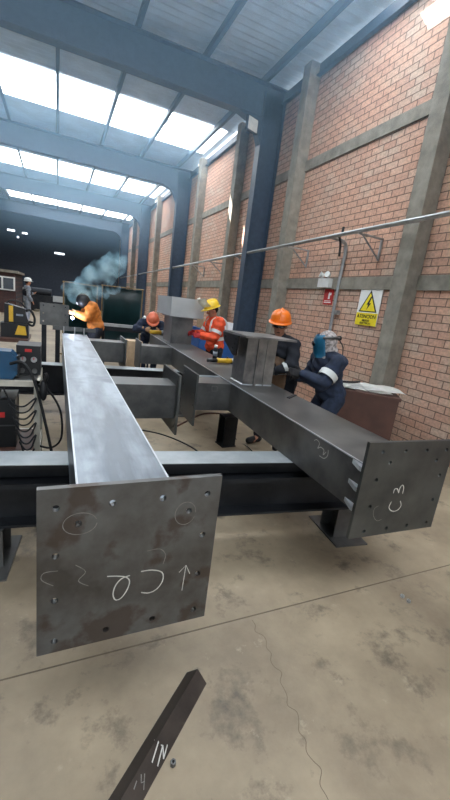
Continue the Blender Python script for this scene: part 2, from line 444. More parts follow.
for x in (-.15, 0, .13):               # upright tabs on the far end
    part('end_tab', box(B(), x-.006, x+.006, 4.95, 5.05, .32, .42), 'galv', G1)
part('end_rail', box(B(), -.3, .3, 5.06, 5.075, .36, .42), 'steel_dark', G1)

def stub_with_plate(parent, x0, x1, y0, y1, z0, z1, px, py0, py1, pz0, pz1, side, mat='steel_dark'):
    bm = box(B(), x0, x1, y0, y1, z0, z1); s = part('branch_stub', bm, mat, parent, .004)
    bm = drill(box(B(), px, px+.018, py0, py1, pz0, pz1), [(V(px-.05, y, z), V(px+.08, y, z), .011) for y in (py0+.05, py1-.05) for z in (pz0+.06, pz0+.19, pz1-.19, pz1-.06)])
    part('branch_plate', bm, 'plate_dark', s)
    return s
stub_with_plate(G1, .17, .69, 1.93, 2.22, .01, .3, .69, 1.86, 2.4, -.12, .4, 1)
stub_with_plate(G1, .17, .66, 4.55, 4.85, .01, .3, .66, 4.45, 5.0, -.1, .36, 1)

G2 = thing('steel_girder', 'long dark box girder along the brick wall, end plate chalked C3', 'girder', (1.5, 1.32, .65), -math.radians(2.0))
part('box_section', box_tube(0, .49, .02, 6.3, 0, .28), 'steel_dark', G2, .004)
holes = [(x-1.5, z-.65) for x in (1.566, 1.729, 1.888, 2.046) for z in (1.015, .855, .695, .542) if not (1.6 < x < 2.0 and .6 < z < .95)]
holes += [(.135, .302), (.486, .3)]
bm = drill(box(B(), -.035, .6, 0, .02, -.145, .42), [(V(x, -.05, z), V(x, .05, z), .011) for x, z in holes])
pl2 = part('end_plate', bm, 'plate_dark', G2, label='square dark end plate chalked C3')
ax = lambda a, b: V(a-1.5, -.0012, b-.65)
chalk(pl2, ([(0.713+1, 0.765), (0.715+1, 0.789), (0.736+1, 0.789), (0.752+1, 0.764), (0.752+1, 0.789), (0.764+1, 0.811), (0.781+1, 0.795), (0.784+1, 0.757)],
            [(1.782, .711), (1.797, .678), (1.776, .652), (1.738, .651), (1.707, .677), (1.715, .713)]), .005, ax)
chalk(pl2, ([(1.627, .695), (1.602, .681), (1.604, .64), (1.639, .601), (1.674, .605)],), .003, ax, 'chalk_faint')
ay = lambda a, b: V(-.0014, a-1.32, b-.65)
chalk(G2, ([(1.812, .888), (1.789, .904), (1.754, .892), (1.763, .856), (1.737, .874), (1.701, .869), (1.7, .839), (1.678, .866)], [(1.732, .818), (1.687, .82), (1.659, .849), (1.662, .885)]), .0045, ay, 'chalk')
for z in (.248, .13, .015):             # wedge gussets behind the plate
    bm = B()
    a = [bm.verts.new(V(x, y, z+h)) for h in (0, .026) for x, y in ((0, .02), (-.034, .02), (-.034, .04), (0, .13))]
    bm.faces.new(a[:4][::-1]); bm.faces.new(a[4:])
    for i in range(4): bm.faces.new((a[i], a[(i+1) % 4], a[4+(i+1) % 4], a[4+i]))
    part('gusset', bm, 'bright_edge', G2, label='bright ground wedge gusset')
bm = B(); box(bm, -.004, .006, .02, 6.3, .276, .283); part('ground_edge', bm, 'bright_edge', G2, label='edge ground bright by the weld')
s = stub_with_plate(G2, -.36, 0, 1.92, 2.23, .0, .27, -.378, 1.86, 2.34, -.14, .36, -1)
chalk(s, ([(1.32, .893), (1.374, .894), (1.38, .846), (1.326, .845), (1.32, .893)],), .003, lambda a, b: V(a-1.5-.02, 1.918, b-.65), 'chalk_faint', 1)
stub_with_plate(G2, -.5, 0, 4.35, 4.65, .0, .27, -.518, 4.25, 4.75, -.1, .34, -1)

def h_post(parent, name, x0, x1, y0, y1, z0, z1, tf=.016, tw=.02, mat='stub'):
    bm = B(); box(bm, x0, x1, y0, y0+tf, z0, z1); box(bm, x0, x1, y1-tf, y1, z0, z1); xm = (x0+x1)/2
    box(bm, xm-tw/2, xm+tw/2, y0+tf, y1-tf, z0, z1)
    return part(name, bm, mat, parent)
# near upright stub with cap plate and hanging splice plate
nb = B(); box(nb, .09, .41, 1.86, 2.16, .28, .75); nb = nb
s = part('upright_stub', nb, 'stub', G2, .01)
bm = B(); box(bm, .2, .225, 1.845, 1.86, .28, .75); box(bm, .3, .31, 1.85, 1.86, .28, .75); part('stub_rib', bm, 'stub', s)
bm = drill(box(B(), .0, .54, 1.72, 2.28, .75, .768), [(V(x, y, .7), V(x, y, .9), .012) for x in (.04, .5) for y in (1.76, 2.2)])
part('cap_plate', bm, 'stub', s)
mt = Matrix.Translation(V(.0, 2.1, .75)) @ Matrix.Rotation(math.radians(-14), 4, 'Y') @ Matrix.Scale(.72, 4)
bm = B(); vs = [mt @ V(x, y, z) for x in (-.008, .008) for y, z in ((-.3, 0), (.28, 0), (.28, -.12), (.0, -.3), (-.12, -.3))]
vv = [bm.verts.new(p) for p in vs]; bm.faces.new(vv[:5]); bm.faces.new(vv[5:][::-1])
for i in range(5): bm.faces.new((vv[i], vv[5+i], vv[5+(i+1) % 5], vv[(i+1) % 5]))
bm = drill(bm, [(mt @ V(-.1, y, z), mt @ V(.1, y, z), .012) for y, z in ((-.2, -.06), (-.03, -.2), (-.12, -.13), (.18, -.06))])
part('splice_plate', bm, 'steel_black', s, label='dark tapered plate with bolt holes under the cap')
bm = B(); weld_seam(bm, (.09, 1.86, .285), (.41, 1.86, .285), .008); weld_seam(bm, (.09, 1.86, .285), (.09, 2.16, .285), .008); weld_seam(bm, (-.3, 2.23, .275), (0, 2.25, .275), .008)
part('weld_seam', bm, 'bright_edge', s)
# far upright stub
s = part('upright_stub', box(B(), .1, .47, 4.95, 5.55, .28, .715), 'steel_dark', G2, .006)
part('cap_plate', box(B(), .06, .52, 4.9, 5.62, .715, .73), 'steel_dark', s)

# pale sheet-steel box resting on the far stub
gb = B(); box(gb, 0, .6, 0, 1.0, 0, .32)
tag(part('sheet_metal_box', gb, 'grey_sheet', None, .006, loc=(1.77, 6.38, 1.382)), 'pale grey sheet steel box resting on the far upright stub', 'steel box')

# ------------------------------------------------------------------ cross joists and their feet
def joist(label, x0, x1, yc, rz, z0, h, w, mat='steel_black', top=None, group='cross joists under the girders'):
    o = thing('steel_joist', label, 'joist', (x0, yc, z0), rz, group)
    bm = B(); L = x1-x0
    P = [(-w/2, 0), (w/2, 0), (w/2, .016), (.006, .016), (.006, h-.016), (w/2, h-.016), (w/2, h), (-w/2, h), (-w/2, h-.016), (-.006, h-.016), (-.006, .016), (-w/2, .016)]
    a = [[bm.verts.new(V(x, y, z)) for y, z in P] for x in (0, L)]
    n = len(P)
    for i in range(n): bm.faces.new((a[0][i], a[0][(i+1) % n], a[1][(i+1) % n], a[1][i]))
    bm.faces.new(a[0][::-1]); bm.faces.new(a[1])
    part('joist_body', bm, mat, o)
    if top: part('flange_sheen', box(B(), 0, L, -w/2, w/2, h, h+.004), top, o, label='bare pale steel on the top flange')  # thin paler sheet paints the skylight falling on the flange
    return o
A7 = math.atan(-.115)
joist('upper of the two stacked joists across the foreground, top flange coloured pale as if skylit', -2.2, 2.35, 2.53, A7, .513, .133, .2, top='steel_skylit')
joist('lower of the two stacked joists across the foreground, dark all over', -2.2, 2.35, 2.53, A7, .25, .263, .2)
joist('dark joist across under the far end of the girders', -2.0, 2.3, 5.42, math.radians(-3), .25, .396, .2, top='steel_skylit')

def h_stand(label, x, y, rz, h, base=True, group='H-section stands under the joists', mat='steel_dark', w=.2, d=.2):
    o = thing('steel_stand', label, 'stand', (x, y, 0), rz, group)
    bm = B(); t = .012
    box(bm, -w/2, w/2, -d/2, -d/2+t, t, h-t); box(bm, -w/2, w/2, d/2-t, d/2, t, h-t); box(bm, -t/2, t/2, -d/2+t, d/2-t, t, h-t)
    part('post', bm, mat, o)
    bw, bd = (.28, .42) if base else (w+.02, d+.02)
    part('base_plate', box(B(), -bw/2, bw/2, -bd/2, bd/2, 0, t), mat, o); part('top_plate', box(B(), -w/2, w/2, -d/2, d/2, h-t, h), mat, o)
    return o
h_stand('H-section foot with wide base plate below the C3 plate', 2.1, 2.03, A7, .25)
h_stand('H-section foot with wide base plate by the cart', -.36, 2.29, A7, .25)
h_stand('H-section foot under the far joist', 1.75, 5.22, 0, .25)
h_stand('short loose H-section post standing alone on the floor', 1.92, 3.92, math.radians(6), .38, False, 'offcuts on the floor', mat='steel_black', w=.17, d=.17)
h_stand('H-section foot under the far joist by the left end', -.6, 5.35, 0, .25)

# welding jig post with drilled plate, beyond the far end of the left girder
o = thing('plate_post', 'dark upright post with a wide drilled plate behind the left girder', 'steel post', (-.05, 6.7, 0))
for x in (-.14, .06): part('leg', box(B(), x-.035, x+.035, -.05, .05, 0, 1.04), 'steel_black', o)
bm = drill(box(B(), -.2, .22, -.07, -.05, 1.02, 1.36), [(V(x, -.2, z), V(x, .1, z), .011) for x in (-.15, 0, .17) for z in (1.08, 1.2, 1.32) if not (x == 0 and z < 1.3)])
part('drilled_plate', bm, 'steel_dark', o)
part('foot_plate', box(B(), -.25, .25, -.15, .15, 0, .012), 'steel_black', o)

# ------------------------------------------------------------------ loose steel on the floor
ang = thing('angle_iron', 'dark angle bar lying ridge up on the floor, chalked TN', 'angle bar', (.6, 1.205, 0), math.atan2(.667, .745))
bm = B(); w, h, t = .052, .052, .008
P = [(-w, 0), (-w+t*1.4, 0), (0, h-t*1.4), (w-t*1.4, 0), (w, 0), (0, h)]
a = [[bm.verts.new(V(x, y, z)) for y, z in P] for x in (-1.1, 0)]
for i in range(6): bm.faces.new((a[0][i], a[0][(i+1) % 6], a[1][(i+1) % 6], a[1][i]))
bm.faces.new(a[0][::-1]); bm.faces.new(a[1])
part('angle_body', bm, steel('rusty_angle_steel', (62, 56, 52), (82, 74, 68), (.5, .7), .5, 5), ang)
def aw(a, b):                            # world xy onto the right-hand leg of the angle
    d = Vector((a-.6, b-1.205)); c, s_ = .745, .667
    x = d.x*c+d.y*s_; y = -d.x*s_+d.y*c
    return V(x, y+(.001 if y > 0 else -.001), h-abs(y)+.001)
chalk(ang, ([(.352, .991), (.378, .975)], [(.366, .984), (.331, .934)], [(.351, .927), (.382, .977)], [(.382, .977), (.378, .945)], [(.378, .945), (.401, .979)]), .004, aw, 'chalk', 1)
chalk(ang, ([(.255, .875), (.268, .893)], [(.286, .907), (.283, .889), (.297, .893)], [(.299, .909), (.29, .875)]), .003, aw, 'chalk_faint', 1)

def hex_nut(label, x, y, r, h, rz, mat='galv', group='nuts dropped on the floor'):
    bm = B(); pts = [(r*math.cos(PI*i/3), r*math.sin(PI*i/3)) for i in range(6)]
    a = [[bm.verts.new(V(px, py, z)) for px, py in pts] for z in (0, h)]
    q = [[bm.verts.new(V(px*.5, py*.5, z)) for px, py in pts] for z in (0, h)]
    for i in range(6):
        j = (i+1) % 6
        bm.faces.new((a[0][i], a[0][j], a[1][j], a[1][i])); bm.faces.new((q[0][i], q[1][i], q[1][j], q[0][j]))
        bm.faces.new((a[1][i], a[1][j], q[1][j], q[1][i])); bm.faces.new((a[0][i], q[0][i], q[0][j], a[0][j]))
    ob = part('nut', bm, mat, None, loc=(x, y, 0)); ob.rotation_euler = (0, 0, rz); tag(ob, label, 'nut', group)
hex_nut('small bright nut on the floor near the C3 girder, farther of two', 2.03, 1.308, .013, .014, .2)
hex_nut('small bright nut on the floor near the C3 girder, nearer of two', 2.035, 1.264, .013, .014, .7)
hex_nut('small dull nut on the floor beside the chalked angle bar', .408, .919, .011, .018, .3, 'steel_dark')

def cable(name, label, pts, r, mat='rubber', cat='cable', group=None):
    return tag(part(name, tube(B(), pts, r, 8), mat, None, smooth=True), label, cat, group)
cable('power_cable', 'black cable on the floor between the two girders', [(.2, 4.85, .008), (.513, 4.715, .008), (.941, 4.502, .008), (1.243, 4.264, .008), (1.477, 3.788, .008), (1.5, 3.2, .008), (1.7, 2.8, .008)], .009)
cable('air_hose', 'brown hose curling on the floor under the right branch stub', [(1.5, 4.6, .01), (1.8, 4.9, .01), (2.1, 5.15, .01), (2.4, 5.1, .01), (2.2, 4.6, .01)], .012, 'wood_red', 'hose')
cable('thin_cable', 'thin cable hanging beside the loose post and trailing to the boots', [(2.12, 4.3, .62), (2.13, 4.25, .3), (2.14, 4.1, .01), (2.17, 3.75, .008), (2.1, 3.3, .008)], .006)

# ------------------------------------------------------------------ things lying on the girders
gr = thing('angle_grinder', 'yellow and black angle grinder lying on the right girder', 'grinder', (2.0, 4.42, .93), math.radians(8))
bm = B(); cone(bm, (-.12, 0, .035), (.1, 0, .035), .03, .034); part('motor_body', bm, 'yellow', gr, smooth=True)
bm = B(); cone(bm, (-.26, 0, .033), (-.12, 0, .035), .022, .026); part('handle', bm, 'black', gr, smooth=True)
bm = B(); ell(bm, (.13, 0, .04), (.05, .035, .032)); part('gear_head', bm, 'galv', gr, smooth=True)
bm = B(); cone(bm, (.14, 0, .004), (.14, 0, .01), .06, .06, 24); part('cutting_disc', bm, 'steel_black', gr)
bm = B(); tube(bm, [(.12, .03, .04), (.12, .09, .05), (.12, .14, .06)], .012); part('side_handle', bm, 'black', gr, smooth=True)
bt = thing('spray_can', 'small dark spray can with pale cap standing on the right girder', 'spray can', (1.98, 4.72, .93))
part('can_body', lathe(B(), [(.03, 0), (.032, .01), (.032, .14), (.022, .165)]), 'steel_black', bt, smooth=True)
part('can_cap', lathe(B(), [(.023, .165), (.023, .195), (.015, .2)]), 'paper', bt, smooth=True)
part('can_label', lathe(B(), [(.0325, .05), (.0325, .11)]), 'grey_cloth', bt, smooth=True)
tag(part('flat_bar', box(B(), -.1, .1, -.014, .014, 0, .008), 'steel_black', None, loc=(1.96, 2.76, .93)), 'short black flat bar lying on the right girder top', 'steel bar').rotation_euler = (0, 0, math.radians(38))

# ------------------------------------------------------------------ cart and welding machines, left
ct = thing('welding_cart', 'cream angle-iron cart with two decks carrying welding machines', 'cart', (-.55, 3.25, 0))
def cart_frame():
    for x in (-.42, .42):
        for y in (-.25, .25):
            p = part('post', box(B(), x-.02, x+.02, y-.02, y+.02, .13, .95), 'white_paint', ct)
            w = part('caster', B() and cone(B(), (x-.02, y, .05), (x+.02, y, .05), .05, .05, 18), 'rubber', ct)
            part('caster_fork', box(B(), x-.028, x+.028, y-.02, y+.02, .055, .13), 'galv', w)
    for z0 in (.36, .91):
        bm = B()
        for y in (-.25, .25): box(bm, -.44, .44, y-.02, y+.02, z0, z0+.04)
        for x in (-.42, .42): box(bm, x-.02, x+.02, -.25, .25, z0, z0+.04)
        part('rail', bm, 'white_paint', ct)
        part('deck', box(B(), -.42, .42, -.24, .24, z0+.025, z0+.042), 'wood_red' if z0 < .5 else 'steel_dark', ct)
cart_frame()
pw = thing('welding_power_source', 'black welder front panel with two knobs and red badge on the cart', 'welding machine', (-.2, 3.2, .952))
part('case', box(B(), -.08, .085, 0, .25, 0, .225), 'black', pw, .012)
for x in (-.035, .04):
    k = part('knob', cone(B(), (x, -.018, .12), (x, .004, .12), .02, .023, 20), 'galv', pw)
    part('knob_pointer', box(B(), x-.003, x+.003, -.021, -.017, .12, .14), 'red', k)
part('badge', box(B(), -.022, .025, -.004, .004, .178, .2), 'red', pw)
part('connector', cone(B(), (-.04, -.03, .035), (-.04, .01, .035), .018, .018), 'steel_dark', pw)
part('connector', cone(B(), (.045, -.03, .035), (.045, .01, .035), .018, .018), 'steel_dark', pw)
wm = thing('welding_machine', 'blue welding machine at the cart front beside the black panel', 'welding machine', (-.55, 3.03, .952))
bm = extrude_profile(B(), [(-.3, 0), (.26, 0), (.29, .04), (.29, .15), (.25, .2), (-.3, .22)], 0, .14); part('case', bm, 'blue_machine', wm, .01)
part('front_bezel', box(B(), .285, .3, .01, .13, .02, .17), 'black', wm)
part('carry_handle', tube(B(), [(-.2, .07, .21), (-.2, .07, .26), (-.1, .07, .275), (.1, .07, .265), (.15, .07, .2)], .014), 'black', wm, smooth=True)
lw = thing('power_unit', 'black boxy machine with red badge on the lower cart deck', 'welding machine', (-.52, 3.08, .404))
part('case', box(B(), -.34, .24, 0, .3, 0, .38), 'black', lw, .02); part('badge', box(B(), .08, .17, -.004, .004, .24, .28), 'red', lw)
part('trim_strip', box(B(), -.34, .242, -.003, .0, .17, .18), 'steel_dark', lw); part('handle', tube(B(), [(-.2, .15, .37), (-.2, .15, .44), (.1, .15, .44), (.1, .15, .37)], .013, 8, 2), 'black', lw)
pts = [(-.34, 2.97, .9)]
for k in range(9):                      # slack loops slung between deck and corner post
    z = .87-.046*k; a, b = ((-.33+.012*k, -.135) if k % 2 == 0 else (-.135, -.33+.012*k))
    pts += [(a, 2.965-.006*k, z), (a*.75+b*.25, 2.955-.006*k, z-.085), (a*.4+b*.6, 2.95-.006*k, z-.1), (b*.92+a*.08, 2.96-.006*k, z-.05)]
tag(part('coiled_cable', tube(B(), pts, .0065, 6, 5), 'rubber', None, smooth=True), 'black cable hung in slack loops on the cart corner', 'cable')
cable('torch_cable', 'thick black torch cable running off the cart over the blue machine', [(-.3, 3.0, 1.07), (-.22, 2.96, 1.09), (-.15, 2.94, .98), (-.1, 2.94, .78), (-.05, 2.9, .55), (0, 2.85, .3), (.06, 2.78, .02)], .011)
cable('ground_cable', 'black lead looping down beside the cart corner', [(-.12, 2.97, .93), (-.06, 2.97, .9), (.03, 3.0, .72), (.04, 3.0, .5), (-.03, 3.0, .42), (-.12, 3.0, .44)], .008)
bm = B(); ell(bm, (0, 0, 0), (.028, .028, .08)); tube(bm, [(0, 0, .05), (.02, -.02, .1), (.01, -.02, .13)], .014)
cl = tag(part('electrode_holder', bm, 'black', None, smooth=True, loc=(-.085, 2.93, .9)), 'black electrode holder hung on the cart corner post', 'torch')

# ------------------------------------------------------------------ far-left bench and generator
tb = thing('work_bench', 'low bench with reddish board top at the left edge', 'bench', (-1.2, 7.1, 0))
part('bench_top', box(B(), -.8, .78, -.4, .4, .7, .75), 'wood_red', tb)
for x in (-.7, .7):
    for y in (-.33, .33): part('leg', box(B(), x-.03, x+.03, y-.03, y+.03, 0, .7), 'steel_dark', tb)
bx = thing('tool_box', 'black toolbox with yellow lid corner under the wire feeder', 'toolbox', (-.62, 7.05, .75))
part('case', box(B(), -.2, .19, -.15, .15, 0, .2), 'black', bx, .012); part('lid', box(B(), -.2, .19, -.15, .15, .2, .225), 'black', bx, .008)
bm = B(); vs = [bm.verts.new(V(x, y, z)) for y in (-.17, -.15) for x, z in ((.0, .05), (.17, .05), (.15, .19), (.05, .2))]
bm.faces.new(vs[:4]); bm.faces.new(vs[4:][::-1])
for i in range(4): bm.faces.new((vs[i], vs[4+i], vs[4+(i+1) % 4], vs[(i+1) % 4]))
part('corner_guard', bm, 'yellow', bx, label='yellow corner guard')
ge = thing('wire_feeder', 'yellow and black wire feeder with looped hose on a black toolbox', 'wire feeder', (-.6, 7.05, .978))
bm = extrude_profile(B(), [(-.17, 0), (.15, 0), (.17, .06), (.12, .24), (-.16, .3)], -.13, .13); part('case', bm, 'black', ge, .015)
part('side_band', box(B(), -.1, -.04, -.137, .137, .02, .27), 'yellow', ge)
part('carry_bar', tube(B(), [(-.15, 0, .29), (-.08, 0, .345), (.05, 0, .33), (.12, 0, .25)], .012), 'black', ge, smooth=True)
part('name_strip', box(B(), .0, .1, -.135, -.129, .12, .15), 'grey_cloth', ge)
part('hose', tube(B(), [(.12, -.05, .2), (.2, -.06, .22), (.26, -.06, .1), (.24, -.06, -.02), (.16, -.06, .01), (.14, -.06, .1)], .018), 'rubber', ge, smooth=True)
hs = thing('brick_office', 'low brick office with white framed windows at the far left', 'office', (-4.9, 24, 0))
part('office_wall', box(B(), -3.0, 3.0, -2, 2, 0, 1.95), 'brick_far', hs); part('flat_roof', box(B(), -3.1, 3.1, -2.1, 2.1, 1.95, 2.07), 'concrete', hs)
for x in (2.42, .9, -.6):
    f = part('window_frame', box(B(), x-.55, x+.55, -2.04, -2.0, 1.1, 1.75), 'white', hs)
    for dx in (-.26, .26): part('pane', box(B(), x+dx-.22, x+dx+.22, -2.05, -2.041, 1.16, 1.69), 'window_glass', f)
cm = thing('compressor', 'dark machine with a pale panel standing by the dark far wall', 'machine', (.05, 26, 0))
part('body', box(B(), -1.6, .7, -.5, .5, .12, .95), 'steel_black', cm, .05); part('pale_panel', box(B(), -.3, .35, -.52, -.5, .65, 1.0), 'grey_sheet', cm)
part('tank', cone(B(), (-1.6, 0, 1.1), (-.4, 0, 1.1), .26, .26, 20), 'steel_black', cm)
for x in (-1.4, .5): part('skid_foot', box(B(), x-.08, x+.08, -.4, .4, 0, .12), 'steel_black', cm)

# ------------------------------------------------------------------ welding screens
def screen(label, x0, y0, x1, y1, z1):
    L = math.hypot(x1-x0, y1-y0)
    o = thing('welding_screen', label, 'welding screen', (x0, y0, 0), math.atan2(y1-y0, x1-x0), 'dark green welding screens')
    for x in (0, L): part('post', tube(B(), [(x, 0, .0), (x, 0, z1)], .016, 10, 1), 'frame_yellow', o)
    part('top_rail', tube(B(), [(-.03, 0, z1), (L+.03, 0, z1)], .016, 10, 1), 'frame_yellow', o)
    part('bottom_rail', tube(B(), [(0, 0, .2), (L, 0, .2)], .022, 10, 1), 'frame_yellow', o)
    for x in (.05, L-.05): part('foot', box(B(), x-.03, x+.03, -.2, .2, 0, .03), 'frame_yellow', o)
    bm = B(); n = 24; g = []
    for i in range(n+1):
        x = .03+(L-.06)*i/n; y = .008*math.sin(i*.55)
        g.append([bm.verts.new(V(x, y, z)) for z in (.24, .9, z1-.03)])
    for a, b in zip(g, g[1:]):
        for k in range(2): bm.faces.new((a[k], b[k], b[k+1], a[k+1]))
    bmesh.ops.solidify(bm, geom=bm.faces[:], thickness=.004)
    part('curtain', bm, 'green_tarp', o, smooth=True)
screen('dark green welding screen in yellow frame, directly behind the smoking welder', .13, 10.0, .98, 11.0, 1.75)
screen('dark green welding screen in yellow frame, on the wall side', 1.12, 11.15, 2.05, 10.3, 1.8)
tag(part('steel_channel', extrude_profile(B(), [(-.5, 0), (.55, 0), (.55, .06), (-.5, .06)], -.06, .06), 'galv', None, loc=(1.45, 8.9, .9)), 'pale steel channel laid across trestle below the screens', 'steel channel')
tr = thing('trestle', 'dark trestle carrying a pale channel before the screens', 'trestle', (1.45, 8.9, 0))
part('top_bar', box(B(), -.6, .6, -.06, .06, .8, .9), 'steel_black', tr)
for x in (-.5, .5):
    for s in (-1, 1): part('leg', cone(B(), (x, s*.25, 0), (x, s*.03, .82), .025, .025, 8), 'steel_black', tr)
ps = thing('wood_block', 'pale wooden block seen between the two far branch plates', 'wood block', (1.2, 6.5, 0))
part('block_body', box(B(), -.12, .12, -.15, .15, .06, .9), 'wood', ps, .01); part('skid', box(B(), -.14, .14, -.17, .17, 0, .06), 'wood', ps)

# ------------------------------------------------------------------ against the brick wall
tbm = thing('wall_table', 'reddish brown table with paper sheets beside the blue-masked welder', 'table', (3.83, 3.84, 0), math.radians(-38))
part('table_top', box(B(), -.46, .46, -.42, .42, .76, .8), 'wood_red', tbm, .005)
part('front_panel', box(B(), -.44, .44, -.41, -.38, .06, .76), 'wood_red', tbm); part('back_panel', box(B(), -.44, .44, .38, .41, .06, .76), 'wood_red', tbm)
for x in (-.43, .4): part('side_panel', box(B(), x, x+.03, -.38, .38, .06, .76), 'wood_red', tbm)
for x in (-.4, .4):
    for y in (-.36, .36): part('leg', box(B(), x-.03, x+.03, y-.03, y+.03, 0, .76), 'steel_dark', tbm)
def sheet(label, x, y, w, d, rz, z):
    bm = B(); n = 6; g = [[bm.verts.new(V(-w/2+w*i/n, -d/2+d*j/n, .006*math.sin(i*1.9+j*1.3+x*9)+.006)) for j in range(n+1)] for i in range(n+1)]
    for i in range(n):
        for j in range(n): bm.faces.new((g[i][j], g[i+1][j], g[i+1][j+1], g[i][j+1]))
    bmesh.ops.solidify(bm, geom=bm.faces[:], thickness=.012)
    ob = part('paper_sheet', bm, 'paper', None, loc=(x, y, z)); ob.rotation_euler = (0, 0, rz)
    tag(ob, label, 'paper', 'papers on the brown table')
sheet('large crumpled white sheet covering most of the brown table', 3.78, 3.82, .78, .6, math.radians(-38), .815)
sheet('white sheet overhanging the wall end of the brown table', 3.98, 3.62, .5, .5, math.radians(-30), .842)
sheet('small white sheet at the welder end of the brown table', 3.52, 3.93, .34, .42, math.radians(-50), .842)
cable('tool_strap', 'dark strap lying across the papers on the brown table', [(3.3, 3.85, .88), (3.45, 3.84, .875), (3.6, 3.82, .872), (3.75, 3.85, .87), (3.85, 3.9, .868)], .016, 'black', 'strap')

pp = thing('wall_pipe_run', 'galvanised pipes running the whole length of the brick wall', 'pipe', (4.2, 0, 0))
part('main_pipe', tube(B(), [(0, 1, 3.06), (0, 30, 2.72)], .032, 12, 1), 'galv', pp, smooth=True)
part('thin_pipe', tube(B(), [(-.07, 1, 3.05), (-.07, 9, 2.95)], .016, 8, 1), 'galv', pp, smooth=True)
part('conduit', tube(B(), [(.02, 5.6, 3.0), (.3, 5.62, 2.98), (.41, 5.64, 2.85), (.41, 5.66, 2.3), (.41, 5.66, 1.2)], .03, 10, 5), 'galv', pp, smooth=True, label='grey conduit dropping down the brick wall')
part('flexible_hose', tube(B(), [(0, 5.5, 3.0), (.12, 5.52, 3.02), (.2, 5.55, 2.9), (.22, 5.55, 2.72)], .02, 8), 'rubber', pp, smooth=True)
part('valve', tube(B(), [(0, 5.3, 3.0), (0, 5.3, 3.12)], .02, 8, 1), 'black', pp)
def bracket(label, y, z):
    o = thing('pipe_bracket', label, 'bracket', (4.2, y, z), 0, 'pipe brackets along the wall')
    part('arm', box(B(), -.06, .44, -.015, .015, -.03, -.005), 'galv', o)
    part('upright', box(B(), .415, .445, -.015, .015, -.34, -.005), 'galv', o)
    part('brace', tube(B(), [(.02, 0, -.02), (.43, 0, -.33)], .013, 6, 1), 'galv', o)
for i, y in enumerate((4.85, 6.8, 9.3, 11.2, 12.9)):
    bracket(('triangular pipe bracket just left of the near pilaster', 'triangular pipe bracket between conduit and second pilaster', 'triangular pipe bracket just past the first steel column',
             'triangular pipe bracket second past the first steel column', 'triangular pipe bracket third past the first steel column')[i], y, 3.06-.0117*(y-1)-.032)

def text_mesh(s, size, ext=.002):
    cu = bpy.data.curves.new('txt', 'FONT'); cu.body = s; cu.size = size; cu.extrude = ext; cu.align_x = 'CENTER'; cu.resolution_u = 2
    t = bpy.data.objects.new('txt', cu); COL.objects.link(t); me = evaluated(t); bpy.data.objects.remove(t)
    bm = B(); bm.from_mesh(me); return bm
# on-wall local frame: x to the right as one faces the wall (towards -Y), z up, front = -x world
FACE = Matrix(((0, 0, -1, 0), (-1, 0, 0, 0), (0, 1, 0, 0), (0, 0, 0, 1)))   # text xy -> world (y-,z), normal -x
sg = thing('warning_sign', 'yellow and white high-voltage warning sign on the brick wall', 'sign', (4.64, 4.84, 1.63))
part('sign_board', box(B(), -.014, -.002, -.24, .24, 0, .585), 'sign_white', sg)
part('yellow_field', box(B(), -.016, -.014, -.235, .235, .0, .2), 'sign_yellow', sg)
def tri(bm, s, cx, cz, x):
    vs = [bm.verts.new(V(x-d, y, z)) for d in (0, .002) for y, z in ((cx-s*.5, cz-s*.29), (cx+s*.5, cz-s*.29), (cx, cz+s*.58))]
    bm.faces.new(vs[:3]); bm.faces.new(vs[3:][::-1])
    for i in range(3): bm.faces.new((vs[i], vs[3+i], vs[3+(i+1) % 3], vs[(i+1) % 3]))
    return bm
part('triangle_border', tri(B(), .4, 0, .33, -.0145), 'black', sg); part('triangle', tri(B(), .33, 0, .327, -.0168), 'sign_yellow', sg)
bm = B(); P = [(.02, .46), (-.045, .325), (-.008, .335), (-.03, .24), (.05, .36), (.012, .352), (.05, .46)]
vs = [bm.verts.new(V(-.0196, -y, z)) for y, z in P]; bm.faces.new(vs); part('lightning_bolt', bm, 'black', sg)
for s_, sz, z in (('ATENCION', .082, .115), ('RIESGO', .05, .062), ('ELECTRICO', .046, .018)):
    bm = text_mesh(s_, sz); bmesh.ops.transform(bm, matrix=Matrix.Translation(V(-.018, 0, z)) @ FACE, verts=bm.verts); part('lettering', bm, 'black', sg)
el = thing('emergency_light', 'white twin-head emergency light on the concrete band', 'emergency light', (4.61, 6.0, 2.22))
part('case', box(B(), -.09, 0, -.16, .16, 0, .16), 'white', el, .015)
for y in (-.08, .08):
    h_ = part('lamp_head', cone(B(), (-.05, y, .21), (-.11, y*1.3, .23), .04, .055, 16), 'white', el); part('swivel', box(B(), -.06, -.04, y-.012, y+.012, .155, .2), 'galv', h_)
ex = thing('extinguisher_sign', 'red fire extinguisher notice under the emergency light', 'sign', (4.645, 5.92, 1.92))
part('sign_board', box(B(), -.01, 0, -.13, .13, 0, .29), 'red', ex)
bm = B(); box(bm, -.013, -.01, -.05, .0, .1, .2); box(bm, -.013, -.01, -.035, -.015, .2, .225); box(bm, -.013, -.01, -.08, -.05, .17, .215); part('pictogram', bm, 'paper', ex)
bm = B(); box(bm, -.013, -.01, -.1, .1, .03, .045); box(bm, -.013, -.01, -.09, .09, .06, .07); part('notice_lines', bm, 'paper', ex)
part('socket_box', box(B(), 4.57, 4.648, 5.52, 5.6, 1.75, 1.83), 'galv', None); tag(bpy.data.objects['socket_box'], 'small grey socket box on the conduit', 'socket')
fl = thing('flood_light', 'small square floodlight fixed high on the first steel column', 'flood light', (3.8, 8.42, 5.5), math.radians(20))
